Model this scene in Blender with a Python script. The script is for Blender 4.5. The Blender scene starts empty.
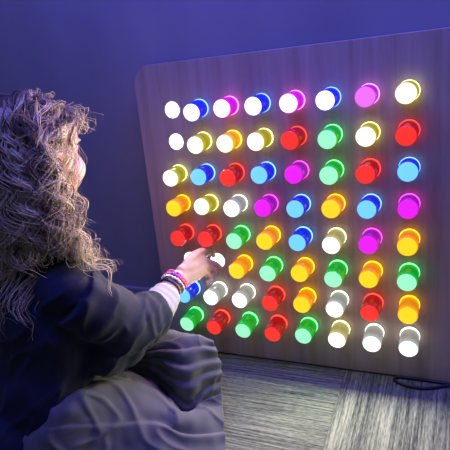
import bpy, bmesh, math, random
import numpy as np
from mathutils import Vector, Matrix, noise

random.seed(7)
C = bpy.context.scene.collection
S = 0.075                      # hole spacing of the board in metres
LEAN = math.radians(8)
THICK = 0.03
LIFT = THICK * math.sin(LEAN)

# ------------------------------------------------------------------ camera
F_PX = 516.862
W = (0.289988, 0.422042, -0.0415406)
TC = Vector((-1.646923, -3.599041, 16.158936))
PEG_L = 0.8006 * S
ROW = 0.99198
YB = 8.40                      # board bottom, in hole spacings below the top row
R = Matrix.Rotation(Vector(W).length, 3, Vector(W).normalized())
sa, ca = math.sin(LEAN), math.cos(LEAN)
M = Matrix(((1, 0, 0), (0, -sa, ca), (0, -ca, -sa)))      # board (x, down, inward) -> world


def bw(x, y, z=0.0):
    """board coordinates (hole spacings right, down, inward) -> world"""
    return S * (M @ Vector((x, y - YB, z))) + Vector((0, 0, LIFT))


CB = -(R.transposed() @ TC)
CW = bw(*CB)
RW = M @ R.transposed()


def at(px, py, d):
    return CW + RW @ Vector(((px - 225) / F_PX * d, (py - 225) / F_PX * d, d))


def pix(w):
    c = RW.transposed() @ (Vector(w) - CW)
    return (225 + F_PX * c.x / c.z, 225 + F_PX * c.y / c.z, c.z)


def on_board(px, py, z=0.0):
    """point of the board (hole spacings) at depth z that a measured image point shows"""
    d = R.transposed() @ Vector(((px - 225) / F_PX, (py - 225) / F_PX, 1))
    k = (z - CB.z) / d.z
    return CB + d * k


cam_d = bpy.data.cameras.new('camera')
cam = bpy.data.objects.new('camera', cam_d)
C.objects.link(cam)
cam_d.sensor_width = 36
cam_d.lens = F_PX / 450 * 36
cam_d.clip_start = 0.02
rx, ry, rz = RW.col[0], RW.col[1], RW.col[2]
cam.matrix_world = Matrix(((rx.x, -ry.x, -rz.x, CW.x), (rx.y, -ry.y, -rz.y, CW.y), (rx.z, -ry.z, -rz.z, CW.z), (0, 0, 0, 1)))
bpy.context.scene.camera = cam
vs = bpy.context.scene.view_settings
vs.view_transform = 'Standard'
vs.look = 'None'


# ------------------------------------------------------------------ helpers
def lin(c):
    return tuple((v / 255 / 12.92) if v / 255 <= 0.04045 else ((v / 255 + 0.055) / 1.055) ** 2.4 for v in c)


def new_mat(name):
    m = bpy.data.materials.new(name)
    m.use_nodes = True
    nt = m.node_tree
    b = nt.nodes['Principled BSDF']
    return m, nt, b


def simple(name, col, rough=0.6, emit=None, es=0.0, **kw):
    m, nt, b = new_mat(name)
    b.inputs['Base Color'].default_value = (*col, 1)
    b.inputs['Roughness'].default_value = rough
    if emit:
        b.inputs['Emission Color'].default_value = (*emit, 1)
        b.inputs['Emission Strength'].default_value = es
    for k, v in kw.items():
        b.inputs[k].default_value = v
    return m


def N(nt, t, **kw):
    n = nt.nodes.new(t)
    for k, v in kw.items():
        setattr(n, k, v)
    return n


def L(nt, a, b):
    nt.links.new(a, b)


def ramp(nt, stops):
    r = N(nt, 'ShaderNodeValToRGB')
    e = r.color_ramp.elements
    while len(e) < len(stops):
        e.new(0.5)
    for el, (p, c) in zip(e, stops):
        el.position = p
        el.color = (*c, 1)
    return r


def obj(name, verts, faces, mat, parent=None, smooth=True):
    me = bpy.data.meshes.new(name)
    me.from_pydata([tuple(v) for v in verts], [], faces)
    me.validate()
    me.update()
    if mat:
        for mm in (mat if isinstance(mat, (list, tuple)) else [mat]):
            me.materials.append(mm)
    if smooth:
        me.polygons.foreach_set('use_smooth', [True] * len(me.polygons))
    o = bpy.data.objects.new(name, me)
    C.objects.link(o)
    if parent:
        o.parent = parent
    return o


def empty(name, mat4=None):
    o = bpy.data.objects.new(name, None)
    o.empty_display_size = 0.05
    C.objects.link(o)
    if mat4 is not None:
        o.matrix_world = mat4
    return o


def tag(o, label=None, cat=None, group=None, kind=None):
    if label: o['label'] = label
    if cat: o['category'] = cat
    if group: o['group'] = group
    if kind: o['kind'] = kind
    return o


def lathe(profile, seg=32, cap0=True, cap1=True):
    """profile: (radius, z) list around local Z"""
    v, f = [], []
    for r, z in profile:
        for k in range(seg):
            a = 2 * math.pi * k / seg
            v.append((r * math.cos(a), r * math.sin(a), z))
    n = len(profile)
    for i in range(n - 1):
        for k in range(seg):
            k2 = (k + 1) % seg
            f.append((i * seg + k, i * seg + k2, (i + 1) * seg + k2, (i + 1) * seg + k))
    if cap0: f.append(tuple(reversed(range(seg))))
    if cap1: f.append(tuple((n - 1) * seg + k for k in range(seg)))
    return v, f


class MB:
    """gathers several shapes into one mesh"""
    def __init__(self):
        self.v, self.f, self.m = [], [], []

    def add(self, vf, mat=None, mi=0):
        v, f = vf
        o = len(self.v)
        self.v += [tuple((mat @ Vector(p)) if mat is not None else p) for p in v]
        self.f += [tuple(i + o for i in q) for q in f]
        self.m += [mi] * len(f)
        return self

    def obj(self, name, mat, parent=None, smooth=True):
        o = obj(name, self.v, self.f, mat, parent, smooth)
        if isinstance(mat, (list, tuple)) and len(o.data.polygons) == len(self.m):
            o.data.polygons.foreach_set('material_index', self.m)
        return o


def box(x0, x1, y0, y1, z0, z1):
    v = [(x, y, z) for x in (x0, x1) for y in (y0, y1) for z in (z0, z1)]
    f = [(0, 1, 3, 2), (4, 6, 7, 5), (0, 4, 5, 1), (2, 3, 7, 6), (0, 2, 6, 4), (1, 5, 7, 3)]
    return v, f


def cr(pts, n):
    """Catmull-Rom resample of a list of tuples"""
    P = [np.array(p, float) for p in pts]
    P = [2 * P[0] - P[1]] + P + [2 * P[-1] - P[-2]]
    out = []
    m = len(P) - 3
    for k in range(n):
        t = k / (n - 1) * m
        i = min(int(t), m - 1)
        u = t - i
        a, b, c, d = P[i:i + 4]
        out.append(0.5 * (2 * b + (c - a) * u + (2 * a - 5 * b + 4 * c - d) * u * u + (3 * b - a - 3 * c + d) * u ** 3))
    return out


def tube(pts, rad, seg=12, cap=True, flat=None, ref=None):
    """tube along points; rad per point (number or (a, b) ellipse radii, a along ref side)"""
    P = [Vector(p) for p in pts]
    n = len(P)
    T = [(P[min(i + 1, n - 1)] - P[max(i - 1, 0)]).normalized() for i in range(n)]
    u = Vector(ref) if ref is not None else (Vector((0, 0, 1)) if abs(T[0].z) < 0.9 else Vector((1, 0, 0)))
    v, f = [], []
    for i in range(n):
        u = (u - T[i] * u.dot(T[i])).normalized()
        w = T[i].cross(u)
        r = rad[i] if hasattr(rad, '__len__') else rad
        a, b = r if hasattr(r, '__len__') else (r, r)
        for k in range(seg):
            t = 2 * math.pi * k / seg
            v.append(P[i] + u * (a * math.cos(t)) + w * (b * math.sin(t)))
    for i in range(n - 1):
        for k in range(seg):
            k2 = (k + 1) % seg
            f.append((i * seg + k, i * seg + k2, (i + 1) * seg + k2, (i + 1) * seg + k))
    if cap:
        f.append(tuple(reversed(range(seg))))
        f.append(tuple((n - 1) * seg + k for k in range(seg)))
    return v, f


def limb(pts, rads, n=24, seg=16, ref=None, round_ends=True):
    """smooth tapering limb with rounded ends"""
    q = cr([(*p, r) for p, r in zip(pts, rads)], n)
    P = [Vector(x[:3]) for x in q]
    r = [float(x[3]) for x in q]
    if round_ends:
        d0 = (P[0] - P[1]).normalized(); d1 = (P[-1] - P[-2]).normalized()
        pre = [(P[0] + d0 * r[0] * math.sin(a), r[0] * math.cos(a)) for a in (1.45, 1.1, 0.7, 0.35)]
        post = [(P[-1] + d1 * r[-1] * math.sin(a), r[-1] * math.cos(a)) for a in (0.35, 0.7, 1.1, 1.45)]
        P = [p for p, _ in pre] + P + [p for p, _ in post]
        r = [x for _, x in pre] + r + [x for _, x in post]
    return tube(P, r, seg, True, ref=ref)


def ellipsoid(c, rx_, ry_, rz_, ax=None, seg=20, ring=12):
    v, f = lathe([(math.sin(math.pi * (i + 0.02) / (ring + 0.04)), -math.cos(math.pi * (i + 0.02) / (ring + 0.04))) for i in range(ring + 1)], seg)
    A = ax if ax is not None else Matrix.Identity(3)
    return [Vector(c) + A @ Vector((p[0] * rx_, p[1] * ry_, p[2] * rz_)) for p in v], f


def apply_mods(o):
    dg = bpy.context.evaluated_depsgraph_get()
    me = bpy.data.meshes.new_from_object(o.evaluated_get(dg))
    old = o.data
    o.modifiers.clear()
    o.data = me
    bpy.data.meshes.remove(old)
    me.name = o.name
    me.polygons.foreach_set('use_smooth', [True] * len(me.polygons))
    return o


def fuse(o, voxel, smooth=4, factor=0.5):
    m = o.modifiers.new('remesh', 'REMESH')
    m.mode = 'VOXEL'
    m.voxel_size = voxel
    if smooth:
        s = o.modifiers.new('smooth', 'SMOOTH')
        s.iterations = smooth
        s.factor = factor
    return apply_mods(o)


# ------------------------------------------------------------------ setting
def wall_material():
    m, nt, b = new_mat('dark_wall')
    tc = N(nt, 'ShaderNodeTexCoord')
    n = N(nt, 'ShaderNodeTexNoise'); n.inputs['Scale'].default_value = 2.2; n.inputs['Detail'].default_value = 6
    mp = N(nt, 'ShaderNodeMapping'); mp.inputs['Scale'].default_value = (1.6, 1, 0.6)
    L(nt, tc.outputs['Object'], mp.inputs['Vector']); L(nt, mp.outputs['Vector'], n.inputs['Vector'])
    r = ramp(nt, [(0.3, (0.25, 0.25, 0.27)), (0.7, (0.33, 0.33, 0.35))])
    L(nt, n.outputs['Fac'], r.inputs['Fac']); L(nt, r.outputs['Color'], b.inputs['Base Color'])
    b.inputs['Roughness'].default_value = 0.75
    n2 = N(nt, 'ShaderNodeTexNoise'); n2.inputs['Scale'].default_value = 260
    L(nt, tc.outputs['Object'], n2.inputs['Vector'])
    bp = N(nt, 'ShaderNodeBump'); bp.inputs['Strength'].default_value = 0.08; bp.inputs['Distance'].default_value = 0.002
    L(nt, n2.outputs['Fac'], bp.inputs['Height']); L(nt, bp.outputs['Normal'], b.inputs['Normal'])
    return m


def carpet_material():
    m, nt, b = new_mat('striped_carpet_tiles')
    tc = N(nt, 'ShaderNodeTexCoord')
    sep = N(nt, 'ShaderNodeSeparateXYZ'); L(nt, tc.outputs['Object'], sep.inputs['Vector'])

    def math_(op, a, bb=None):
        n = N(nt, 'ShaderNodeMath', operation=op)
        if isinstance(a, (int, float)): n.inputs[0].default_value = a
        else: L(nt, a, n.inputs[0])
        if bb is not None:
            if isinstance(bb, (int, float)): n.inputs[1].default_value = bb
            else: L(nt, bb, n.inputs[1])
        return n.outputs[0]
    tx = math_('DIVIDE', math_('SUBTRACT', sep.outputs['X'], 0.379), 0.5)
    ty = math_('DIVIDE', math_('SUBTRACT', sep.outputs['Y'], 0.14), 0.5)
    par = math_('FLOORED_MODULO', math_('ADD', math_('FLOOR', tx), math_('FLOOR', ty)), 2.0)   # 0/1 checker
    # swap the axes of every second tile
    a = N(nt, 'ShaderNodeMix'); b_ = N(nt, 'ShaderNodeMix')
    L(nt, par, a.inputs[0]); L(nt, par, b_.inputs[0])
    L(nt, sep.outputs['Y'], a.inputs[2]); L(nt, sep.outputs['X'], a.inputs[3])      # across the stripes
    L(nt, sep.outputs['X'], b_.inputs[2]); L(nt, sep.outputs['Y'], b_.inputs[3])    # along the stripes

    def streak(sc_across, sc_along, detail, rough=0.6):
        cmb = N(nt, 'ShaderNodeCombineXYZ')
        L(nt, math_('MULTIPLY', a.outputs[0], sc_across), cmb.inputs[0])
        L(nt, math_('MULTIPLY', b_.outputs[0], sc_along), cmb.inputs[1])
        L(nt, math_('MULTIPLY', par, 7.3), cmb.inputs[2])
        n = N(nt, 'ShaderNodeTexNoise'); n.inputs['Scale'].default_value = 1
        n.inputs['Detail'].default_value = detail; n.inputs['Roughness'].default_value = rough
        L(nt, cmb.outputs['Vector'], n.inputs['Vector'])
        return n.outputs['Fac']
    s1 = streak(230, 6.0, 2)
    s2 = streak(420, 70, 1)
    s3 = streak(28, 2.0, 1)
    v = math_('ADD', math_('ADD', math_('MULTIPLY', s1, 0.62), math_('MULTIPLY', s2, 0.30)), math_('MULTIPLY', s3, 0.2))
    r = ramp(nt, [(0.38, (0.03, 0.034, 0.031)), (0.50, (0.10, 0.108, 0.090)), (0.60, (0.185, 0.197, 0.152)), (0.72, (0.31, 0.32, 0.245))])
    L(nt, v, r.inputs['Fac'])
    # tile seams
    fx = math_('ABSOLUTE', math_('SUBTRACT', math_('FRACT', math_('ADD', tx, 0.5)), 0.5))
    fy = math_('ABSOLUTE', math_('SUBTRACT', math_('FRACT', math_('ADD', ty, 0.5)), 0.5))
    seam = math_('LESS_THAN', math_('MINIMUM', fx, fy), 0.003)
    mx = N(nt, 'ShaderNodeMix', data_type='RGBA')
    L(nt, math_('MULTIPLY', seam, 0.12), mx.inputs[0]); L(nt, r.outputs['Color'], mx.inputs[6]); mx.inputs[7].default_value = (0.03, 0.03, 0.035, 1)
    L(nt, mx.outputs[2], b.inputs['Base Color'])
    b.inputs['Roughness'].default_value = 0.95
    b.inputs['Specular IOR Level'].default_value = 0.1
    bp = N(nt, 'ShaderNodeBump'); bp.inputs['Strength'].default_value = 0.7; bp.inputs['Distance'].default_value = 0.003
    L(nt, v, bp.inputs['Height']); L(nt, bp.outputs['Normal'], b.inputs['Normal'])
    return m


YW = 0.1365
mat_wall = wall_material()
o = obj('floor', *box(-4.5, 4.5, -4.0, YW, -0.06, 0.0), carpet_material(), smooth=False); tag(o, kind='structure')
o = obj('wall_back', *box(-4.5, 4.5, YW, YW + 0.12, -0.06, 2.8), mat_wall, smooth=False); tag(o, kind='structure')
o = obj('baseboard_back', *box(-4.5, 4.5, YW - 0.012, YW, 0.0, 0.10), simple('skirting_paint', (0.30, 0.31, 0.36), 0.5), smooth=False)
tag(o, kind='structure')
bv = o.modifiers.new('bevel', 'BEVEL'); bv.width = 0.004; bv.segments = 2
apply_mods(o)
o.data.polygons.foreach_set('use_smooth', [False] * len(o.data.polygons))

# ------------------------------------------------------------------ board
def wood_material():
    m, nt, b = new_mat('plywood_board')
    tc = N(nt, 'ShaderNodeTexCoord')
    mp = N(nt, 'ShaderNodeMapping'); mp.inputs['Scale'].default_value = (38, 1.6, 4)
    L(nt, tc.outputs['Object'], mp.inputs['Vector'])
    n = N(nt, 'ShaderNodeTexNoise'); n.inputs['Scale'].default_value = 1.0; n.inputs['Detail'].default_value = 8; n.inputs['Roughness'].default_value = 0.65
    n.inputs['Distortion'].default_value = 0.5
    L(nt, mp.outputs['Vector'], n.inputs['Vector'])
    r = ramp(nt, [(0.28, (0.33, 0.25, 0.195)), (0.48, (0.43, 0.335, 0.27)), (0.72, (0.51, 0.41, 0.335))])
    L(nt, n.outputs['Fac'], r.inputs['Fac'])
    mp2 = N(nt, 'ShaderNodeMapping'); mp2.inputs['Scale'].default_value = (5, 0.9, 1)
    L(nt, tc.outputs['Object'], mp2.inputs['Vector'])
    n2 = N(nt, 'ShaderNodeTexNoise'); n2.inputs['Scale'].default_value = 1.5; n2.inputs['Detail'].default_value = 3
    L(nt, mp2.outputs['Vector'], n2.inputs['Vector'])
    mx = N(nt, 'ShaderNodeMix', data_type='RGBA', blend_type='MULTIPLY'); mx.inputs[0].default_value = 0.55
    r2 = ramp(nt, [(0.3, (0.6, 0.6, 0.62)), (0.7, (1, 1, 1))])
    L(nt, n2.outputs['Fac'], r2.inputs['Fac']); L(nt, r.outputs['Color'], mx.inputs[6]); L(nt, r2.outputs['Color'], mx.inputs[7])
    L(nt, mx.outputs[2], b.inputs['Base Color'])
    b.inputs['Roughness'].default_value = 0.42
    bp = N(nt, 'ShaderNodeBump'); bp.inputs['Strength'].default_value = 0.12; bp.inputs['Distance'].default_value = 0.002
    L(nt, n.outputs['Fac'], bp.inputs['Height']); L(nt, bp.outputs['Normal'], b.inputs['Normal'])
    return m


# board frame: local X right, Y up the board, Z out of the board; origin at the bottom edge, under the first column
BX, BU, BN = Vector((1, 0, 0)), Vector((0, sa, ca)), Vector((0, -ca, sa))
def board_matrix(p):
    return Matrix(((BX.x, BU.x, BN.x, p.x), (BX.y, BU.y, BN.y, p.y), (BX.z, BU.z, BN.z, p.z), (0, 0, 0, 1)))


board = empty('light_board', board_matrix(bw(0, YB)))
tag(board, 'large wooden board with rounded corners and rows of lit pegs, leaning on dark wall', 'board')


def rounded_rect(x0, x1, y0, y1, r, seg=10):
    pts = []
    for cx, cy, a0 in ((x1 - r, y0 + r, -90), (x1 - r, y1 - r, 0), (x0 + r, y1 - r, 90), (x0 + r, y0 + r, 180)):
        for k in range(seg + 1):
            a = math.radians(a0 + 90 * k / seg)
            pts.append((cx + r * math.cos(a), cy + r * math.sin(a)))
    return pts


def panel_mesh(x0, x1, y0, y1, r, zlist):
    """zlist: (z, inset)"""
    v, f = [], []
    n = None
    for z, i in zlist:
        p = rounded_rect(x0 + i, x1 - i, y0 + i, y1 - i, max(r - i, 0.002))
        n = len(p)
        v += [(a, b, z) for a, b in p]
    for q in range(len(zlist) - 1):
        for k in range(n):
            k2 = (k + 1) % n
            f.append((q * n + k, q * n + k2, (q + 1) * n + k2, (q + 1) * n + k))
    f.append(tuple(reversed(range(n)))); f.append(tuple((len(zlist) - 1) * n + k for k in range(n)))
    return v, f


X0, X1, H = -1.27 * S, 9.25 * S, (YB + 1.42) * S
panel = obj('panel', *panel_mesh(X0, X1, 0, H, 0.048, [(-THICK, 0.0), (-0.002, 0.0), (-0.0006, 0.0005), (0, 0.0015)]), wood_material(), board, smooth=False)

# ------------------------------------------------------------------ pegs
PAL = {  # name: (end face, barrel, hole-light ring, lamp)
    'blue':   ((120, 215, 255), (6, 40, 225), (110, 175, 255), (0.15, 0.35, 1.0)),
    'Blue':   ((250, 250, 255), (10, 40, 235), (110, 160, 255), (0.15, 0.25, 1.0)),
    'pink':   ((238, 30, 245), (165, 8, 170), (230, 70, 215), (1.0, 0.15, 0.9)),
    'Pink':   ((255, 245, 255), (225, 10, 215), (255, 130, 240), (1.0, 0.2, 0.9)),
    'pinkm':  ((240, 115, 235), (190, 15, 205), (240, 150, 255), (1.0, 0.2, 0.9)),
    'yellow': ((255, 255, 235), (176, 168, 12), (248, 245, 150), (1.0, 0.95, 0.5)),
    'orange': ((255, 222, 25), (255, 150, 0), (255, 198, 20), (1.0, 0.65, 0.1)),
    'Orange': ((255, 250, 200), (250, 175, 0), (255, 222, 60), (1.0, 0.7, 0.2)),
    'red':    ((255, 52, 38), (172, 8, 18), (255, 62, 45), (1.0, 0.12, 0.06)),
    'green':  ((160, 252, 200), (0, 178, 38), (110, 238, 140), (0.2, 1.0, 0.4)),
    'white':  ((255, 255, 252), (158, 164, 152), (245, 248, 238), (0.95, 1.0, 1.0)),
    'cream':  ((255, 255, 250), (176, 172, 96), (244, 240, 190), (1.0, 0.97, 0.8)),
}
NAMES = {'Blue': 'blue', 'Pink': 'magenta', 'pink': 'magenta', 'pinkm': 'magenta', 'Orange': 'orange', 'cream': 'cream white', 'yellow': 'yellow'}
FACE = {'Blue': 'white', 'Pink': 'white', 'pink': 'magenta', 'pinkm': 'pale pink', 'yellow': 'white', 'orange': 'yellow', 'Orange': 'white',
        'red': 'red', 'green': 'mint', 'white': 'white', 'cream': 'white', 'blue': 'light blue'}
GRID = ["- Blue Pink Blue Pink Blue pinkm yellow",
        "- yellow Orange yellow red green yellow red",
        "yellow blue red blue pink green red blue",
        "orange yellow white pink blue orange blue pink",
        "red red green orange blue cream pink orange",
        "- - orange green orange green orange green",
        "blue white white red orange white red orange",
        "green red green red green cream white white"]
TIPS = """1 2 191.9 113.1;2 2 195.6 145.5;2 3 225 144;1 3 222 108.7;3 1 170.8 178.6;3 2 198.7 177.1;3 3 227.6 178.4;4 1 173.7 208.5;4 2 201.7 206.4;1 4 253 106.4;1 5 288.4 103.6;2 4 255.4 142;2 5 289.5 140.8;1 6 325.1 100.7;2 6 327.1 140;1 7 365.2 97.2;1 8 406 93.5;2 7 365.7 137;2 8 406 136.3;3 6 328.7 175.9;3 7 365.2 174.3;3 8 407.9 171.7;4 6 330.8 209;4 7 366.5 209.5;4 8 408.1 209;5 6 330.8 245.8;5 7 368.1 245;5 8 407.3 246.9;3 4 259 175;3 5 293.6 174.6;4 3 231.6 208.6;4 4 262.6 208;4 5 295 209;5 1 178 238.6;5 2 205.4 239.4;5 3 234 241.4;6 4 267.6 273.7;6 5 299.2 273.5;6 6 332.9 280;7 4 269.8 303.6;7 5 301.6 304.8;7 6 334.4 309.7;8 4 272.5 334.9;8 5 303.1 336.1;8 6 336.8 340.2;8 3 243 331.2;6 7 368.1 279.6;6 8 406.7 282.7;7 7 369.3 313.8;7 8 407.7 315.7;8 7 371.8 344.3;8 8 408.4 349.2;7 2 210.6 297.7;8 1 186.8 324.4;8 2 213.7 328"""
TIPS = {tuple(map(int, q.split()[:2])): tuple(map(float, q.split()[2:])) for q in TIPS.split(';')}
ORD = ['top', 'second', 'third', 'fourth', 'fifth', 'sixth', 'seventh', 'bottom']
COL = ['first', 'second', 'third', 'fourth', 'fifth', 'sixth', 'seventh', 'eighth']
PR = 0.0202


def glow(name, srgb, strength, rough=0.25, clear=0.0):
    c = lin(srgb)
    return simple(name, tuple(0.25 * x + 0.02 for x in c), rough, c, strength)


def barrel_material(key, srgb):
    """coloured acrylic, brighter near the lit hole and at the free end"""
    m, nt, b = new_mat('acrylic_' + key)
    c = lin(srgb)
    b.inputs['Base Color'].default_value = (*[min(1, 0.35 * x + 0.01) for x in c], 1)
    b.inputs['Roughness'].default_value = 0.18
    b.inputs['Emission Color'].default_value = (*c, 1)
    tc = N(nt, 'ShaderNodeTexCoord'); sep = N(nt, 'ShaderNodeSeparateXYZ'); L(nt, tc.outputs['Object'], sep.inputs['Vector'])
    mr = N(nt, 'ShaderNodeMapRange'); mr.inputs['From Min'].default_value = 0; mr.inputs['From Max'].default_value = PEG_L
    L(nt, sep.outputs['Z'], mr.inputs['Value'])
    r = ramp(nt, [(0.0, (1.15,) * 3), (0.3, (0.95,) * 3), (0.62, (0.62,) * 3), (0.8, (0.8,) * 3), (1.0, (1.2,) * 3)])
    L(nt, mr.outputs['Result'], r.inputs['Fac'])
    L(nt, r.outputs['Color'], b.inputs['Emission Strength'])
    return m


def lamp(name, mat4, col, power, size, parent):
    d = bpy.data.lights.new(name, 'AREA')
    d.shape = 'DISK'; d.size = size; d.color = col; d.energy = power
    o = bpy.data.objects.new(name, d)
    C.objects.link(o)
    o.parent = parent
    o.matrix_local = mat4
    return o


MATS = {}
for k, (fc, bc, rc, lc) in PAL.items():
    fs = 1.6 if min(fc) > 195 else 1.0
    MATS[k] = (barrel_material(k, bc), glow('lit_end_' + k, fc, fs), glow('lit_ring_' + k, rc, 3.0))
barrel_vf = lathe([(PR * 0.97, 0.0), (PR * 0.97, 0.004), (PR * 0.985, 0.0105), (PR * 0.985, PEG_L - 0.0015), (PR * 0.93, PEG_L)], 36)
glow_ring_vf = lathe([(PR * 1.00, 0.0045), (PR * 1.025, 0.0055), (PR * 1.025, 0.0105), (PR * 1.0, 0.0115)], 36)  # light of the hole round the peg base, shaped as a glowing band
face_vf = lathe([(PR * 0.93, PEG_L - 0.001), (PR * 0.93, PEG_L + 0.0003), (PR * 0.88, PEG_L + 0.0008), (PR * 0.5, PEG_L + 0.001)], 36)
LAMP_W = 0.20
meshes = {}
for r_, line in enumerate(GRID):
    for c_, key in enumerate(line.split()):
        base = bw(c_, r_ * ROW)
        if key == '-':
            hv = lathe([(PR * 0.93, -0.002), (PR * 0.93, 0.0008), (PR * 0.85, 0.0016), (PR * 0.4, 0.002)], 32)
            h = obj('lit_hole', [Vector(p) + Vector((c_ * S, (YB - r_ * ROW) * S, 0)) for p in hv[0]], hv[1],
                    bpy.data.materials.get('white_light') or glow('white_light', (255, 255, 255), 3.0), board)
            tag(h, 'bare round hole glowing white')
            lamp('hole_lamp', Matrix.Translation((c_ * S, (YB - r_ * ROW) * S, 0.003)) @ Matrix.Rotation(math.pi, 4, 'X'), (0.95, 0.97, 1), LAMP_W * 0.15, PR * 1.6, board)
            continue
        # every peg sits a little differently in its hole
        ax = BN.copy()
        if (r_ + 1, c_ + 1) in TIPS:
            q = on_board(*TIPS[(r_ + 1, c_ + 1)], z=-0.8006)
            tip = bw(*q)
            ax = (tip - base).normalized().lerp(BN, 0.15).normalized()
        u = (BU - ax * BU.dot(ax)).normalized(); x = u.cross(ax)
        p = base + ax * 0.0002
        t = empty('light_peg', Matrix(((x.x, u.x, ax.x, p.x), (x.y, u.y, ax.y, p.y), (x.z, u.z, ax.z, p.z), (0, 0, 0, 1))))
        nm, fcn = NAMES.get(key, key), FACE[key]
        tag(t, f'{nm} light peg with {fcn} end, {ORD[r_]} row, {COL[c_]} hole from left', 'peg', 'light pegs in the wooden board')
        if key not in meshes:
            bm_, fm_, rm_ = MATS[key]
            a = obj('barrel', *barrel_vf, bm_, t); b_ = obj('hole_glow_ring', *glow_ring_vf, rm_, t); e_ = obj('end_face', *face_vf, fm_, t)
            meshes[key] = (a.data, b_.data, e_.data)
        else:
            for nme, me in zip(('barrel', 'hole_glow_ring', 'end_face'), meshes[key]):
                ch = bpy.data.objects.new(nme, me); C.objects.link(ch); ch.parent = t
        pw = LAMP_W * (1.5 if fcn == 'white' else 1.0) * (0.18 if r_ in (4, 5, 6, 7) and c_ < 4 else (1.7 if r_ < 3 and c_ < 4 else (0.5 if r_ == 3 and c_ < 4 else 1.1)))
        lamp('peg_lamp', Matrix.Translation((0, 0, PEG_L + 0.0015)) @ Matrix.Rotation(math.pi, 4, 'X'), PAL[key][3], pw, PR * 1.8, t)

# ------------------------------------------------------------------ cable
cp = [at(452, 385, 1.10), at(436, 386, 1.10), at(424, 388, 1.10), at(408, 385, 1.1), at(396, 381, 1.1), at(395, 378, 1.1), at(402, 377, 1.1), at(420, 379, 1.1), at(445, 381, 1.1), at(470, 384, 1.1), at(520, 392, 1.1)]


def floor_pt(px, py, z=0.0):
    d = RW @ Vector(((px - 225) / F_PX, (py - 225) / F_PX, 1))
    return CW + d * ((z - CW.z) / d.z)


cp = [floor_pt(*q, z=0.0035) for q in ((530, 379), (490, 383), (450, 385.5), (436, 387.5), (424, 388.3), (408, 386), (397, 382), (394.5, 378.6), (400, 377.2), (416, 379), (440, 382.5), (470, 387), (520, 396))]
cab = obj('power_cable', *tube(cr(cp, 90), 0.0033, 10), simple('black_rubber', (0.008, 0.008, 0.012), 0.45))
tag(cab, 'thin black power cable looped on carpet at foot of board', 'cable')

HEAD_YAW, HEAD_PITCH, HEAD_AT = 16, 14, (35, 148, 1.04)
FRONT_DRIFT = Vector((0.50, -0.05, 0))
# ------------------------------------------------------------------ child
UP = Vector((0, 0, 1))
F = Vector((0.45, 0.893, 0)).normalized()           # the way the child faces
Q = F.cross(UP)                                     # her right
SHR = at(74, 295, 0.955)
SHM = SHR - Q * 0.125 + UP * 0.022 + F * 0.012
SHL = SHM - Q * 0.125 - UP * 0.022 - F * 0.012
PM = SHM - F * 0.10; PM.z = 0.09
HIPR, HIPL = PM + Q * 0.07, PM - Q * 0.07
KNR = floor_pt(178, 345, 0.085).lerp(HIPR, .16)
KNL = HIPL + F * 0.27 - Q * 0.09; KNL.z = 0.075
ELR = at(124, 326, 1.045)
WRR = at(178, 279, 1.16)
ELL = SHL + Vector((-0.025, -0.055, -0.18))
WRL = Vector((-0.185, -0.205, 0.175))
person = empty('person', Matrix.Translation((PM.x, PM.y, 0)))
tag(person, 'child with long curly blond hair sitting on the carpet, one hand on the lit board', 'person')
PINV = person.matrix_world.inverted()


def child_obj(name, vf_or_mb, mat):
    """a part of the child, modelled in world coordinates"""
    o = vf_or_mb.obj(name, mat) if isinstance(vf_or_mb, MB) else obj(name, *vf_or_mb, mat)
    o.parent = person
    o.data.transform(PINV)
    return o


# --- head
HH = 0.204
HF = (Matrix.Rotation(math.radians(HEAD_YAW), 3, 'Z') @ F)
pitch = math.radians(HEAD_PITCH)
HFd = (HF * math.cos(pitch) - UP * math.sin(pitch)).normalized()
HQ = HF.cross(UP).normalized()
HU = HQ.cross(HFd).normalized()
HC = at(*HEAD_AT)
CHIN = HC - HU * (0.52 * HH)


def hd(f, q, u):
    """head coordinates in head heights: forward, right, up from the chin"""
    return CHIN + HFd * (f * HH) + HQ * (q * HH) + HU * (u * HH)


SL = [(0.0, .07, .37, -.22), (.03, .13, .40, -.12), (.08, .195, .415, .0), (.15, .255, .42, .12), (.22, .295, .425, .22), (.30, .325, .43, .34),
      (.40, .35, .425, .42), (.50, .362, .405, .48), (.56, .366, .415, .50), (.66, .37, .425, .52), (.76, .36, .41, .515), (.85, .32, .355, .47),
      (.92, .255, .27, .39), (.97, .165, .17, .27), (1.0, .05, .05, .10)]
hv, hf = [], []
SEG = 40
for (u, w_, fr, bk) in [tuple(float(x) for x in s) for s in cr(SL, 44)]:
    cen, half = (fr - bk) / 2, (fr + bk) / 2
    for k in range(SEG):
        a = 2 * math.pi * k / SEG
        c_, s_ = math.cos(a), math.sin(a)
        e = 2 / 2.25
        hv.append(hd(cen + half * math.copysign(abs(c_) ** e, c_), w_ * math.copysign(abs(s_) ** e, s_), u))
for i in range(43):
    for k in range(SEG):
        k2 = (k + 1) % SEG
        hf.append((i * SEG + k, i * SEG + k2, (i + 1) * SEG + k2, (i + 1) * SEG + k))
hf.append(tuple(reversed(range(SEG)))); hf.append(tuple(43 * SEG + k for k in range(SEG)))
HA = Matrix((HFd, HQ, HU)).transposed()


def he(f, q, u, a, b, c):
    return ellipsoid(hd(f, q, u), a * HH, b * HH, c * HH, HA)


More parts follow.
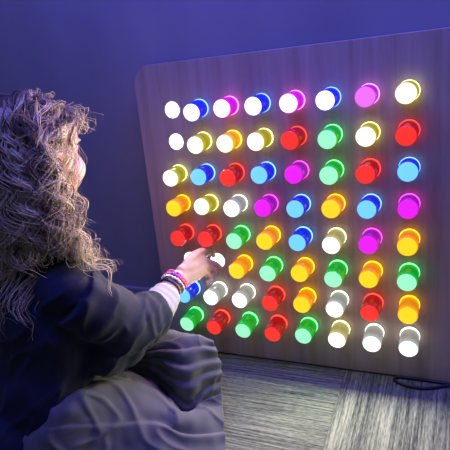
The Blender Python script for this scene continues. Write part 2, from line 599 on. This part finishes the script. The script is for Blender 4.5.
body = MB()
body.add((hv, hf))
body.add(limb([hd(.40, 0, .50), hd(.455, 0, .40), hd(.475, 0, .335)], [.028 * HH, .045 * HH, .058 * HH], 10, 12))      # nose
for s in (-1, 1):
    body.add(he(.445, .05 * s, .325, .04, .035, .03))                                       # nostril wings
    body.add(he(.24, .19 * s, .30, .175, .15, .17))                                          # cheeks
    body.add(he(-.05, .365 * s, .46, .075, .028, .12)); body.add(he(-.03, .372 * s, .39, .05, .022, .05))   # ears
    body.add(he(.345, .155 * s, .585, .05, .115, .025))                                     # brow
body.add(he(.425, 0, .235, .03, .085, .022)); body.add(he(.42, 0, .195, .03, .07, .024))    # lips
body.add(he(.345, 0, .08, .08, .09, .075))                                                  # chin
# --- neck, trunk, legs
NECK = SHM + UP * 0.045 + F * 0.01
body.add(limb([SHM - UP * 0.03, NECK, hd(-.08, 0, .22)], [.046, .038, .040], 14, 18))
tr = [(PM + UP * -0.02, .115, .085), (PM + UP * 0.05, .115, .085), (PM.lerp(SHM, .45), .095, .072), (PM.lerp(SHM, .75), .105, .075), (SHM - UP * 0.035, .10, .062), (SHM + UP * 0.005, .06, .045)]
q = cr([(*p, a, b) for p, a, b in tr], 26)
body.add(tube([x[:3] for x in q], [(x[3], x[4]) for x in q], 24, ref=Q))
body.add(limb([HIPR - UP * .01, HIPR.lerp(KNR, .5) - UP * .035, KNR - UP * .02], [.052, .036, .028], 14, 16))
body.add(limb([HIPL - UP * .01, HIPL.lerp(KNL, .5) - UP * .03, KNL - UP * .03], [.052, .038, .030], 14, 16))
FTR = Vector((0.0, -0.475, 0.035)); FTL = HIPL - Q * 0.07 - F * 0.02; FTL.z = .035
body.add(limb([KNR - UP * .02, KNR.lerp(FTR, .4) - UP * .01, FTR], [.034, .032, .022], 14, 14))
body.add(limb([KNL - UP * .02, KNL.lerp(FTL, .4) - UP * .01, FTL], [.034, .032, .022], 14, 14))
body.add(limb([FTR, FTR - F * .06 - UP * .006, FTR - F * .12 - UP * .012], [.024, .027, .018], 10, 14))
body.add(limb([FTL, FTL - F * .06 - UP * .006, FTL - F * .12 - UP * .012], [.024, .027, .018], 10, 14))
# --- arms
body.add(limb([SHR - Q * .02, SHR.lerp(ELR, .5), ELR], [.040, .034, .030], 14, 16))
body.add(limb([ELR, at(137, 322, 1.075), at(155, 307, 1.108), WRR], [.031, .031, .028, .0215], 18, 16))
body.add(limb([SHL + Q * .02, SHL.lerp(ELL, .5), ELL], [.040, .034, .030], 14, 16))
body.add(limb([ELL, ELL.lerp(WRL, .35), WRL], [.031, .030, .0205], 16, 16))
# --- right hand, reaching to the board: metacarpals, four bent fingers, thumb
PX = lambda l: [at(*p) for p in l]
KN = PX([(201, 257.5, 1.212), (204.5, 261.5, 1.214), (205.5, 267, 1.210), (203.5, 272.5, 1.203)])
WP = PX([(182, 270, 1.165), (181, 275, 1.163), (181, 279, 1.161), (181, 283, 1.159)])
for k, w_, r0, r1 in zip(KN, WP, (.013, .0135, .0135, .012), (.0098, .0100, .0098, .0090)):
    body.add(limb([w_, w_.lerp(k, .55), k], [r0, r0 * 1.0, r1], 10, 12))
body.add(limb([WP[0], WP[0].lerp(KN[1], .35), KN[0].lerp(WP[0], .25)], [.012, .015, .010], 10, 12))
FING = [[(201, 257.5, 1.212), (206.5, 253, 1.230), (211, 252.5, 1.240), (213.5, 255.5, 1.246)],
        [(204.5, 261.5, 1.214), (211, 263, 1.233), (216.5, 265, 1.243), (220.5, 268, 1.246)],
        [(205.5, 267, 1.210), (211.5, 269.5, 1.230), (215, 273, 1.236), (212, 276, 1.228)],
        [(203.5, 272.5, 1.203), (209, 276, 1.221), (210.5, 281, 1.221), (206.5, 282.5, 1.213)]]
for fg, r in zip(FING, (.0075, .0078, .0074, .0066)):
    p = PX(fg)
    body.add(limb(p, [r * 1.12, r * 1.06, r * .98, r * .80], 18, 12))
body.add(limb(PX([(186, 266, 1.172), (192, 257.5, 1.190), (201, 251.5, 1.212), (209, 250.5, 1.228), (213, 252, 1.238)]), [.0115, .0115, .0088, .0080, .0068], 20, 12))
# --- left hand, resting on the lap
hA = (F * 0.75 + Q * 0.62 - UP * 0.22).normalized()
hS = hA.cross(UP).normalized()      # towards the little finger... thumb lies on the other side
hN = hS.cross(hA)
H0 = WRL
for i, ln in enumerate((.042, .047, .044, .036)):
    s_ = (-.018, -.006, .006, .018)[i]
    kx = H0 + hA * .056 + hS * s_
    body.add(limb([H0 + hS * s_ * .6, kx], [.012, .0095], 8, 12))
    body.add(limb([kx, kx + hA * ln * .5 + hN * .002, kx + hA * ln * .85 - hN * .006, kx + hA * ln - hN * .014], [.0082, .0078, .0072, .006], 14, 12))
body.add(limb([H0 + hA * .012 - hS * .012, H0 + hA * .035 - hS * .032, H0 + hA * .06 - hS * .036 - hN * .006], [.011, .0085, .0065], 12, 12))


def skin_material():
    m, nt, b = new_mat('skin')
    tc = N(nt, 'ShaderNodeTexCoord')
    n = N(nt, 'ShaderNodeTexNoise'); n.inputs['Scale'].default_value = 45; n.inputs['Detail'].default_value = 3
    L(nt, tc.outputs['Object'], n.inputs['Vector'])
    r = ramp(nt, [(0.3, (0.49, 0.30, 0.25)), (0.7, (0.56, 0.36, 0.30))])
    L(nt, n.outputs['Fac'], r.inputs['Fac']); L(nt, r.outputs['Color'], b.inputs['Base Color'])
    b.inputs['Roughness'].default_value = 0.5
    b.inputs['Subsurface Weight'].default_value = 0.15
    b.inputs['Subsurface Radius'].default_value = (0.008, 0.003, 0.002)
    return m


bo = child_obj('body', body, skin_material())
fuse(bo, 0.0024, 8, 0.5)
eye_w = simple('eye_white', (0.75, 0.74, 0.72), 0.25); eye_d = simple('eye_iris', (0.03, 0.06, 0.09), 0.2)
lip = simple('lips', (0.55, 0.22, 0.20), 0.45)
for s in (-1, 1):
    mb = MB()
    mb.add(he(.342, .150 * s, .515, .052, .062, .036)); mb.add(he(.378, .150 * s, .515, .02, .028, .030), mi=1)
    child_obj('eye', mb, [eye_w, eye_d])
child_obj('mouth', MB().add(he(.438, 0, .236, .022, .075, .014)).add(he(.434, 0, .200, .022, .062, .016)), lip)
# --- jacket: trunk, sleeves and standing collar in one cloth


def fabric(name, c0, c1, scale=420, rough=0.85, sheen=0.3):
    m, nt, b = new_mat(name)
    tc = N(nt, 'ShaderNodeTexCoord')
    n = N(nt, 'ShaderNodeTexNoise'); n.inputs['Scale'].default_value = 9; n.inputs['Detail'].default_value = 5
    L(nt, tc.outputs['Object'], n.inputs['Vector'])
    r = ramp(nt, [(0.3, c0), (0.7, c1)])
    L(nt, n.outputs['Fac'], r.inputs['Fac']); L(nt, r.outputs['Color'], b.inputs['Base Color'])
    n2 = N(nt, 'ShaderNodeTexNoise'); n2.inputs['Scale'].default_value = scale; n2.inputs['Detail'].default_value = 2
    L(nt, tc.outputs['Object'], n2.inputs['Vector'])
    bp = N(nt, 'ShaderNodeBump'); bp.inputs['Strength'].default_value = 0.25; bp.inputs['Distance'].default_value = 0.001
    L(nt, n2.outputs['Fac'], bp.inputs['Height']); L(nt, bp.outputs['Normal'], b.inputs['Normal'])
    b.inputs['Roughness'].default_value = rough
    b.inputs['Sheen Weight'].default_value = sheen
    b.inputs['Specular IOR Level'].default_value = 0.25
    b.inputs['Sheen Roughness'].default_value = 0.5
    return m


jk = MB()
tr = [(PM + UP * 0.035 - F * .005, .124, .108), (PM + UP * 0.075, .122, .104), (PM.lerp(SHM, .40) - F * .006, .125, .100), (PM.lerp(SHM, .70) - F * .004, .135, .104),
      (SHM - UP * 0.06, .138, .092), (SHM - UP * 0.02, .112, .074), (SHM + UP * 0.015, .076, .060), (SHM + UP * 0.040 + F * .006, .054, .050)]
q = cr([(*p, a, b) for p, a, b in tr], 40)
jk.add(tube([x[:3] for x in q], [(x[3], x[4]) for x in q], 40, ref=Q))
SE = at(157, 313, 1.112)                         # mouth of the right sleeve
SD = (SE - ELR).normalized()


def sleeve(sh, el, se, rr):
    d = (se - el).normalized()
    pts = [sh - (el - sh) * 0.02, sh.lerp(el, .35), sh.lerp(el, .7), el + (el - sh) * 0.03, el.lerp(se, .35), el.lerp(se, .7), se]
    qq = cr([(*p, r) for p, r in zip(pts, rr)], 46)
    P = [Vector(x[:3]) for x in qq]; rad = [float(x[3]) for x in qq]
    for i in range(len(rad)):                    # bunched rings, strongest at the elbow
        t = i / (len(rad) - 1)
        rad[i] *= 1 + 0.035 * math.sin(t * 34 + 1.5 * math.sin(t * 9)) * (0.4 + 0.6 * math.exp(-((t - .55) / .25) ** 2))
    P += [se + d * .003, se - d * .004, se - d * .03]      # turned lip and inside of the sleeve mouth
    rad += [rr[-1] - .004, rr[-1] - .010, rr[-1] - .013]
    return tube(P, rad, 28)


jk.add(sleeve(SHR - Q * .012 - UP * .006, ELR, SE, [.060, .064, .062, .060, .060, .056, .050]))
SEL = ELL.lerp(WRL, .80)
jk.add(sleeve(SHL + Q * .012 - UP * .006, ELL, SEL, [.060, .060, .058, .055, .053, .050, .044]))
jk.add(ellipsoid(at(6, 432, 1.03), .07, .07, .062)); jk.add(ellipsoid(at(104, 346, 1.05), .058, .058, .062)); jk.add(ellipsoid(at(128, 345, 1.075), .040, .040, .044))      # jacket front hanging over the lap
jk.add(ellipsoid(SHR - Q * .03 + UP * .002, .060, .058, .046)); jk.add(ellipsoid(SHL + Q * .03 + UP * .002, .060, .058, .046))
# collar, a folded band round the neck
cv, cf = [], []
prof = [(.056, .012), (.060, .034), (.062, .052), (.068, .055), (.073, .048), (.080, .026), (.088, .008), (.078, -.004)]
NS = 40
for k in range(NS):
    a = 2 * math.pi * k / NS
    for r_, z_ in prof:
        cv.append(SHM + F * (.006 + r_ * .92 * math.cos(a)) + Q * (r_ * 1.05 * math.sin(a)) + UP * (z_ + .004 - .016 * math.cos(a)))
npf = len(prof)
for k in range(NS):
    k2 = (k + 1) % NS
    for j in range(npf):
        j2 = (j + 1) % npf
        cf.append((k * npf + j, k2 * npf + j, k2 * npf + j2, k * npf + j2))
jk.add((cv, cf))
jacket = child_obj('jacket', jk, fabric('navy_cloth', (0.006, 0.009, 0.026), (0.010, 0.014, 0.038), 420, 0.8, 0.08))
fuse(jacket, 0.0036, 4, 0.5)


def wrinkle(o, fn):
    me = o.data
    n = len(me.vertices)
    co = np.zeros(n * 3); me.vertices.foreach_get('co', co); co = co.reshape(-1, 3)
    no = np.zeros(n * 3); me.vertices.foreach_get('normal', no); no = no.reshape(-1, 3)
    d = np.array([fn(Vector(c)) for c in co])
    co += no * d[:, None]
    me.vertices.foreach_set('co', co.ravel()); me.update()


JR = Matrix(((0.8, 0.3, 0.5), (-0.5, 0.8, 0.2), (-0.4, -0.4, 0.8)))


def jfold(p):
    q_ = JR @ p
    a = noise.noise(Vector((q_.x * 9, q_.y * 26, q_.z * 9)))
    b = noise.noise(Vector((p.x * 40, p.y * 22, p.z * 18 + 5)))
    r_ = 1 - abs(noise.noise(Vector((q_.x * 12 + 3, q_.y * 12, q_.z * 30))) * 2)
    return 0.0065 * a + 0.0022 * b + 0.0045 * max(0, r_) ** 2 - 0.002


wrinkle(jacket, jfold)

# --- white shirt cuffs
def cuff(name, pts, rads, ref):
    d = (Vector(pts[-1]) - Vector(pts[-2])).normalized()
    qq = cr([(*p, r) for p, r in zip(pts, rads)], 16)
    P = [Vector(x[:3]) for x in qq]; rr = [float(x[3]) for x in qq]
    rr = [r * (1 + .025 * math.sin(i * 1.9)) for i, r in enumerate(rr)]
    P += [P[-1] + d * .0025, P[-1] - d * .002, P[-1] - d * .02]
    rr += [rads[-1] - .002, rads[-1] - .004, rads[-1] - .005]
    return child_obj(name, tube(P, rr, 32), bpy.data.materials.get('white_shirt') or fabric('white_shirt', (0.36, 0.36, 0.41), (0.43, 0.43, 0.49), 600, 0.8, 0.1))


cuff('shirt_cuff', [at(146, 319, 1.088), at(155, 309, 1.106), at(162, 301, 1.122), at(168.5, 292.5, 1.137)], [.043, .042, .037, .0305], UP)
dL = (WRL - SEL).normalized()
cuff('shirt_cuff', [SEL - dL * .015, SEL + dL * .004, SEL + dL * .012, SEL + dL * .02], [.034, .033, .031, .029], UP)

# --- bracelets on the right wrist
def bead_ring(name, cen, axis, rad, bead, cols, n=None, tilt=0.0):
    ax = axis.normalized()
    u = ax.cross(UP).normalized(); w_ = ax.cross(u)
    mb = MB()
    n = n or int(2 * math.pi * rad / (bead * 1.85))
    rs = random.Random(hash(name) % 1000 + n)
    for k in range(n):
        a = 2 * math.pi * k / n
        c = cen + u * (rad * math.cos(a)) + w_ * (rad * math.sin(a)) + ax * (tilt * math.cos(a))
        mb.add(ellipsoid(c, bead, bead, bead, None, 10, 6), mi=k * 7 % len(cols) if len(cols) > 1 else 0)
    mb.add(tube([cen + u * (rad * math.cos(2 * math.pi * k / 40)) + w_ * (rad * math.sin(2 * math.pi * k / 40)) + ax * (tilt * math.cos(2 * math.pi * k / 40)) for k in range(41)], bead * .45, 8), mi=0)
    return child_obj(name, mb, cols)


AXW = (at(183, 275, 1.17) - at(168, 293, 1.137)).normalized()
BC = at(174.5, 282.5, 1.153)
sil = simple('silver_beads', (0.75, 0.75, 0.78), 0.2, Metallic=0.6); pur = simple('purple_beads', (0.35, 0.03, 0.50), 0.35)
pnk = simple('pink_beads', (0.85, 0.08, 0.42), 0.35); org = simple('orange_beads', (0.85, 0.22, 0.06), 0.35); blk = simple('black_band', (0.01, 0.01, 0.012), 0.5)
wht = simple('white_beads', (0.8, 0.8, 0.8), 0.3); blu = simple('blue_beads', (0.05, 0.10, 0.6), 0.35)
o = bead_ring('beaded_bracelet', BC - AXW * .006, AXW, .0268, .0036, [sil, wht], tilt=.003); tag(o, 'silver and white beaded bracelet')
o = bead_ring('loom_bracelet', BC + AXW * .003, AXW, .0262, .0040, [pnk, pur, org, pnk, blu], tilt=.002); tag(o, 'bright pink, purple and orange bracelet')
o = bead_ring('loom_bracelet', BC + AXW * .0105, AXW, .0258, .0036, [pur, pnk, pnk, wht, org], tilt=-.001); tag(o, 'pink and purple bracelet nearest the hand')
o = child_obj('wristband', tube([BC - AXW * .0175, BC - AXW * .017, BC - AXW * .012, BC - AXW * .0115], [.0245, .0262, .0262, .0245], 36), blk); tag(o, 'black wristband')

# --- skirt: pleated cloth lying over the folded legs and spread on the carpet
def zc(*l):
    return [floor_pt(*t_) for t_ in l]


SKC = [  # columns from the waist to the hem; every column runs from the carpet nearest the viewer up over the thighs to the far side
    zc((-20, 490, .04), (0, 464, .09), (18, 444, .125), (33, 427, .15), (47, 413, .175), (56, 402, .185), (62, 388, .19), (70, 368, .205), (78, 356, .21)) + [Vector((-.30, -.36, .17)), Vector((-.38, -.38, .02))],
    zc((30, 500, .03), (44, 466, .095), (54, 440, .14), (64, 420, .17), (74, 403, .19), (82, 392, .195), (88, 383, .175), (100, 362, .18), (108, 350, .185)) + [Vector((-.31, -.25, .15)), Vector((-.38, -.22, .003))],
    zc((100, 505, .0), (108, 466, .05), (112, 440, .09), (116, 416, .125), (122, 396, .145), (126, 381, .15), (129, 373, .115), (132, 360, .14), (136, 347, .165)) + [Vector((-.21, -.12, .14)), Vector((-.30, -.03, .003))],
    zc((160, 500, .0), (158, 466, .03), (156, 440, .065), (154, 416, .095), (153, 400, .11), (154, 390, .112), (158, 386, .075), (158, 362, .135), (160, 343, .17)) + [Vector((-.09, -.10, .13)), Vector((-.16, -.01, .003))],
    zc((196, 492, .0), (190, 466, .018), (186, 446, .038), (182, 430, .062), (180, 418, .078), (180, 412, .078), (187, 414, .035), (184, 375, .125), (182, 338, .175)) + [Vector((.0, -.105, .12)), Vector((-.03, -.04, .003))],
    zc((216, 486, .0), (211, 466, .010), (208, 448, .022), (206, 430, .042), (205, 414, .058), (204, 405, .056), (203, 398, .062), (203, 368, .125), (200, 338, .170)) + [Vector((.055, -.11, .10)), Vector((.04, -.055, .003))],
    zc((229, 484, .0), (227, 462, .004), (226, 446, .010), (224, 428, .028), (223, 412, .044), (222, 400, .054), (221, 388, .070), (220, 364, .115), (213, 342, .160)) + [Vector((.10, -.115, .085)), Vector((.085, -.065, .003))]]
NU, NV = 150, 240
rows = []
for col_ in SKC:
    rows.append(cr([tuple(p_) for p_ in col_], NV))
grid = [cr([tuple(r_[j]) for r_ in rows], NU) for j in range(NV)]      # grid[v][u]
G = np.array(grid)
du = np.gradient(G, axis=1); dv = np.gradient(G, axis=0)
nn = np.cross(du, dv); nn /= np.linalg.norm(nn, axis=2, keepdims=True) + 1e-9
if nn[NV // 2, NU // 2, 2] < 0: nn = -nn
sv, sf = [], []
for j in range(NV):
    v_ = j / (NV - 1)
    for i in range(NU):
        u_ = i / (NU - 1)
        st = max(0, min(1, (v_ - .58) / .24)); ph = v_ * 7.0 + 3.4 * st * st * (3 - 2 * st) + .25 * math.sin(v_ * 23) + .5 * (1 - u_) * math.sin(v_ * 7 + 1)
        fr_ = ph - math.floor(ph)
        saw = fr_ / .80 if fr_ < .80 else (1 - fr_) / .20
        amp = (.0050 + .0055 * math.exp(-((v_ - .70) / .12) ** 2)) * min(1, .25 + 1.1 * u_)
        x, y, z = G[j, i]
        d_ = amp * (saw * saw * (3 - 2 * saw) - .5)
        d_ += .0045 * noise.noise(Vector((x * 17, y * 17, z * 17 + 2))) + .0022 * noise.noise(Vector((x * 42, y * 42, z * 42)))
        d_ += .006 * max(0, 1 - abs(noise.noise(Vector((x * 13 + 4, y * 24, z * 13))) * 3)) ** 2 * (1 - .6 * u_)
        P_ = G[j, i] + nn[j, i] * d_
        P_[2] = max(P_[2], .0025)
        sv.append(tuple(P_))
for j in range(NV - 1):
    for i in range(NU - 1):
        sf.append((j * NU + i, j * NU + i + 1, (j + 1) * NU + i + 1, (j + 1) * NU + i))
skirt = child_obj('skirt', (sv, sf), fabric('grey_skirt_cloth', (0.095, 0.097, 0.115), (0.135, 0.137, 0.155), 500, 0.85, 0.15))
so = skirt.modifiers.new('thickness', 'SOLIDIFY'); so.thickness = .002; so.offset = 1
apply_mods(skirt)
tag(skirt, 'dark grey pleated skirt spread over the folded legs')
# --- hair: long curly locks falling from the scalp over shoulders and back
rs = random.Random(11)
HCEN = hd(-.045, 0, .60)
HAX = (.475 * HH, .385 * HH, .415 * HH)      # head half sizes forward, right, up


def hl(v):
    return Vector((v.dot(HFd), v.dot(HQ), v.dot(HU)))


def push_out(p, layer):
    d = hl(p - HCEN)
    a = [x + layer for x in HAX]
    k = math.sqrt(sum((d[i] / a[i]) ** 2 for i in range(3)))
    if k < 1:
        d = d / max(k, .05)
        p = HCEN + HFd * d.x + HQ * d.y + HU * d.z
    # keep outside neck, chest and shoulders
    for A, B, ra in ((SHM - UP * .02, hd(-.1, 0, .2), .050), (SHR - Q * .02, ELR, .074), (SHL + Q * .02, ELL, .074)):
        ab = B - A; t = max(0, min(1, (p - A).dot(ab) / ab.dot(ab)))
        n_ = p - (A + ab * t)
        if n_.length < ra + layer * .6:
            p = A + ab * t + n_.normalized() * (ra + layer * .6)
    ax = (SHM - PM).normalized()
    t = (p - PM).dot(ax)
    if 0 < t < .33:
        c = PM + ax * t
        n_ = p - c
        e = Vector((n_.dot(F), n_.dot(Q)))
        k = math.sqrt((e.x / (.112 + layer * .6)) ** 2 + (e.y / (.150 + layer * .6)) ** 2)
        if k < 1 and k > .01:
            p = p + (F * e.x + Q * e.y) * (1 / k - 1)
    return p


strands = []      # (points, radii, shade)
NLOCK = 300
made = 0
while made < NLOCK:
    d = Vector((rs.gauss(0, 1), rs.gauss(0, 1), rs.gauss(0, 1))).normalized()     # forward, right, up
    lim = 0.62 if d.z > .45 else (0.36 if d.z > .1 else -0.02)
    if d.x > lim or d.z < -.55: continue
    made += 1
    fringe = made <= 14
    if fringe: d = Vector((rs.uniform(.40, .60), rs.uniform(.1, .6), rs.uniform(.55, .75))).normalized()
    layer = rs.uniform(.003, .016) * (.6 if d.x > .1 else 1)
    p = HCEN + HFd * d.x * HAX[0] + HQ * d.y * HAX[1] + HU * d.z * HAX[2]
    nrm = (HFd * d.x + HQ * d.y + HU * d.z).normalized()
    side = 1 if d.y > -.05 else -1
    v = (nrm * .40 + HQ * side * .45 - HFd * (.35 + .4 * max(0, d.x)) - UP * .25).normalized()
    ln = rs.uniform(.25, .34) + (-.02 if d.x < -.3 else 0) - .05 * max(0, d.x)
    if d.z > .3: ln += .04
    if fringe: ln = rs.uniform(.04, .075)
    steps = int(ln / .008)
    path = [p]
    drift = (HQ * d.y * .16 - HF * .10) + Vector((rs.gauss(0, .07), rs.gauss(0, .07), 0))
    low = Vector((0, 0, 0))
    if d.y > .0 and d.x > -.5: low = FRONT_DRIFT * rs.uniform(.1, 1.0) + Vector((rs.gauss(0, .08), rs.gauss(0, .08), 0))
    if fringe: v = (nrm * .35 + HQ * .5 - UP * .4).normalized(); drift = HQ * .08 - HF * .15
    elif d.x > .05: drift -= HF * (.55 * (d.x + .1))
    for s in range(steps):
        t = s / steps
        below = max(0, min(1, (CHIN.z + .05 - p.z) / .05))
        g = -UP + drift * (1 - below) + low * below
        if p.z > CHIN.z + .03 and hl(p - HCEN).x > -.034 and abs(d.y) > .15 and not fringe:
            g = -UP * .55 - HF * 1.1 + HQ * side * .1
        v = (v * .80 + g.normalized() * .20).normalized()
        p = push_out(p + v * .008, layer)
        path.append(p)
    # smooth the path
    for _ in range(3):
        path = [path[0]] + [(path[i - 1] + path[i] * 2 + path[i + 1]) * .25 for i in range(1, len(path) - 1)] + [path[-1]]
    wl = rs.uniform(.045, .095); am = rs.uniform(.005, .014); ph = rs.uniform(0, 6.28); hand_ = rs.choice((-1, 1))
    shade = rs.random()
    for k in range(rs.randint(9, 13)):
        ph2 = ph + rs.gauss(0, .28); am2 = am * rs.uniform(.75, 1.3)
        off = Vector((rs.gauss(0, .0028), rs.gauss(0, .0028), rs.gauss(0, .0028)))
        spread = rs.gauss(0, .006); spread2 = rs.gauss(0, .006)
        frizz = rs.random() < .14
        if frizz: am2 *= 1.7
        n_ = len(path) - rs.randint(0, 8)
        pts = []
        for i in range(n_):
            t = i / max(1, n_ - 1)
            T = (path[min(i + 1, len(path) - 1)] - path[max(i - 1, 0)]).normalized()
            u = T.cross(HFd)
            u = u.normalized() if u.length > 1e-4 else HQ
            w_ = T.cross(u)
            a = ph2 + hand_ * 2 * math.pi * (i * .008) / wl
            ramp_ = min(1, .15 + t * 1.7)
            env = am2 * ramp_
            out = (path[i] - (HCEN - UP * .1)); out.z = 0
            out = out.normalized() if out.length > 1e-4 else HQ
            pts.append(path[i] + off * min(1, t * 5 + .3) + (u * math.cos(a) + w_ * math.sin(a)) * env + out * (env * .35 + (.012 * t + .003 if frizz else 0)) + u * spread * t + w_ * spread2 * t)
        r0 = rs.uniform(.0007, .0012) * (.6 if frizz else 1)
        strands.append((pts, r0, min(1, max(0, shade + rs.gauss(0, .18)))))
hv_, hf_, hs_ = [], [], []
for pts, r0, shd in strands:
    n_ = len(pts)
    b0 = len(hv_)
    u = HFd
    for i in range(n_):
        T = (pts[min(i + 1, n_ - 1)] - pts[max(i - 1, 0)]).normalized()
        u = (u - T * u.dot(T)); u = u.normalized() if u.length > 1e-5 else T.orthogonal().normalized()
        w_ = T.cross(u)
        r_ = r0 * (1 - .7 * (i / n_) ** 3)
        for k in range(3):
            a = 2.0944 * k
            hv_.append(pts[i] + u * (r_ * math.cos(a)) + w_ * (r_ * math.sin(a)))
            hs_.append(shd)
    for i in range(n_ - 1):
        for k in range(3):
            k2 = (k + 1) % 3
            hf_.append((b0 + i * 3 + k, b0 + i * 3 + k2, b0 + i * 3 + 3 + k2, b0 + i * 3 + 3 + k))
# scalp cap under the locks
cvf = ellipsoid((0, 0, 0), 1, 1, 1, None, 40, 24)
b0 = len(hv_)
keep = {}
for i, p in enumerate(cvf[0]):
    q_ = Vector(p)
    lim = .60 if q_.z > .45 else (.42 if q_.z > .1 else .06)
    if q_.x < lim + .03 and q_.z > -.6:
        keep[i] = len(hv_)
        hv_.append(HCEN + HFd * q_.x * (HAX[0] + .006) + HQ * q_.y * (HAX[1] + .006) + HU * q_.z * (HAX[2] + .008)); hs_.append(.05)
for fc in cvf[1]:
    if all(i in keep for i in fc): hf_.append(tuple(keep[i] for i in fc))


def hair_material():
    m, nt, b = new_mat('blond_hair')
    at_ = N(nt, 'ShaderNodeAttribute'); at_.attribute_name = 'shade'
    r = ramp(nt, [(0.0, (0.17, 0.12, 0.075)), (0.3, (0.46, 0.36, 0.22)), (0.6, (0.78, 0.67, 0.44)), (1.0, (0.95, 0.89, 0.68))])
    L(nt, at_.outputs['Fac'], r.inputs['Fac']); L(nt, r.outputs['Color'], b.inputs['Base Color'])
    b.inputs['Roughness'].default_value = 0.42
    b.inputs['Specular IOR Level'].default_value = 0.6
    tl = N(nt, 'ShaderNodeBsdfTranslucent'); L(nt, r.outputs['Color'], tl.inputs['Color'])
    mx = N(nt, 'ShaderNodeMixShader'); mx.inputs[0].default_value = 0.5
    L(nt, b.outputs[0], mx.inputs[1]); L(nt, tl.outputs[0], mx.inputs[2])
    L(nt, mx.outputs[0], nt.nodes['Material Output'].inputs['Surface'])
    return m


hair = child_obj('hair', (hv_, hf_), hair_material())
if len(hair.data.vertices) == len(hs_):
    att = hair.data.attributes.new('shade', 'FLOAT', 'POINT'); att.data.foreach_set('value', hs_)
tag(hair, 'long curly blond hair')


# ------------------------------------------------------------------ light
def area(name, loc, target, col, power, sx, sy):
    d = bpy.data.lights.new(name, 'AREA')
    d.shape = 'RECTANGLE'; d.size = sx; d.size_y = sy; d.color = col; d.energy = power
    o = bpy.data.objects.new(name, d)
    C.objects.link(o)
    o.location = loc
    o.rotation_euler = (Vector(target) - Vector(loc)).to_track_quat('-Z', 'Y').to_euler()
    return o


area('ceiling_lamp', (0.40, -0.22, 1.60), (0.30, 0.13, 0.75), (0.10, 0.085, 1.0), 20, 1.3, 0.12)
area('room_lamp', (0.15, -0.8, 2.4), (-0.25, 0.0, 0.5), (0.40, 0.45, 1.0), 5.5, 0.8, 0.5)

w = bpy.data.worlds.new('room')
bpy.context.scene.world = w
w.use_nodes = True
bg = w.node_tree.nodes['Background']
bg.inputs['Color'].default_value = (0.21, 0.225, 0.33, 1)
bg.inputs['Strength'].default_value = 0.30
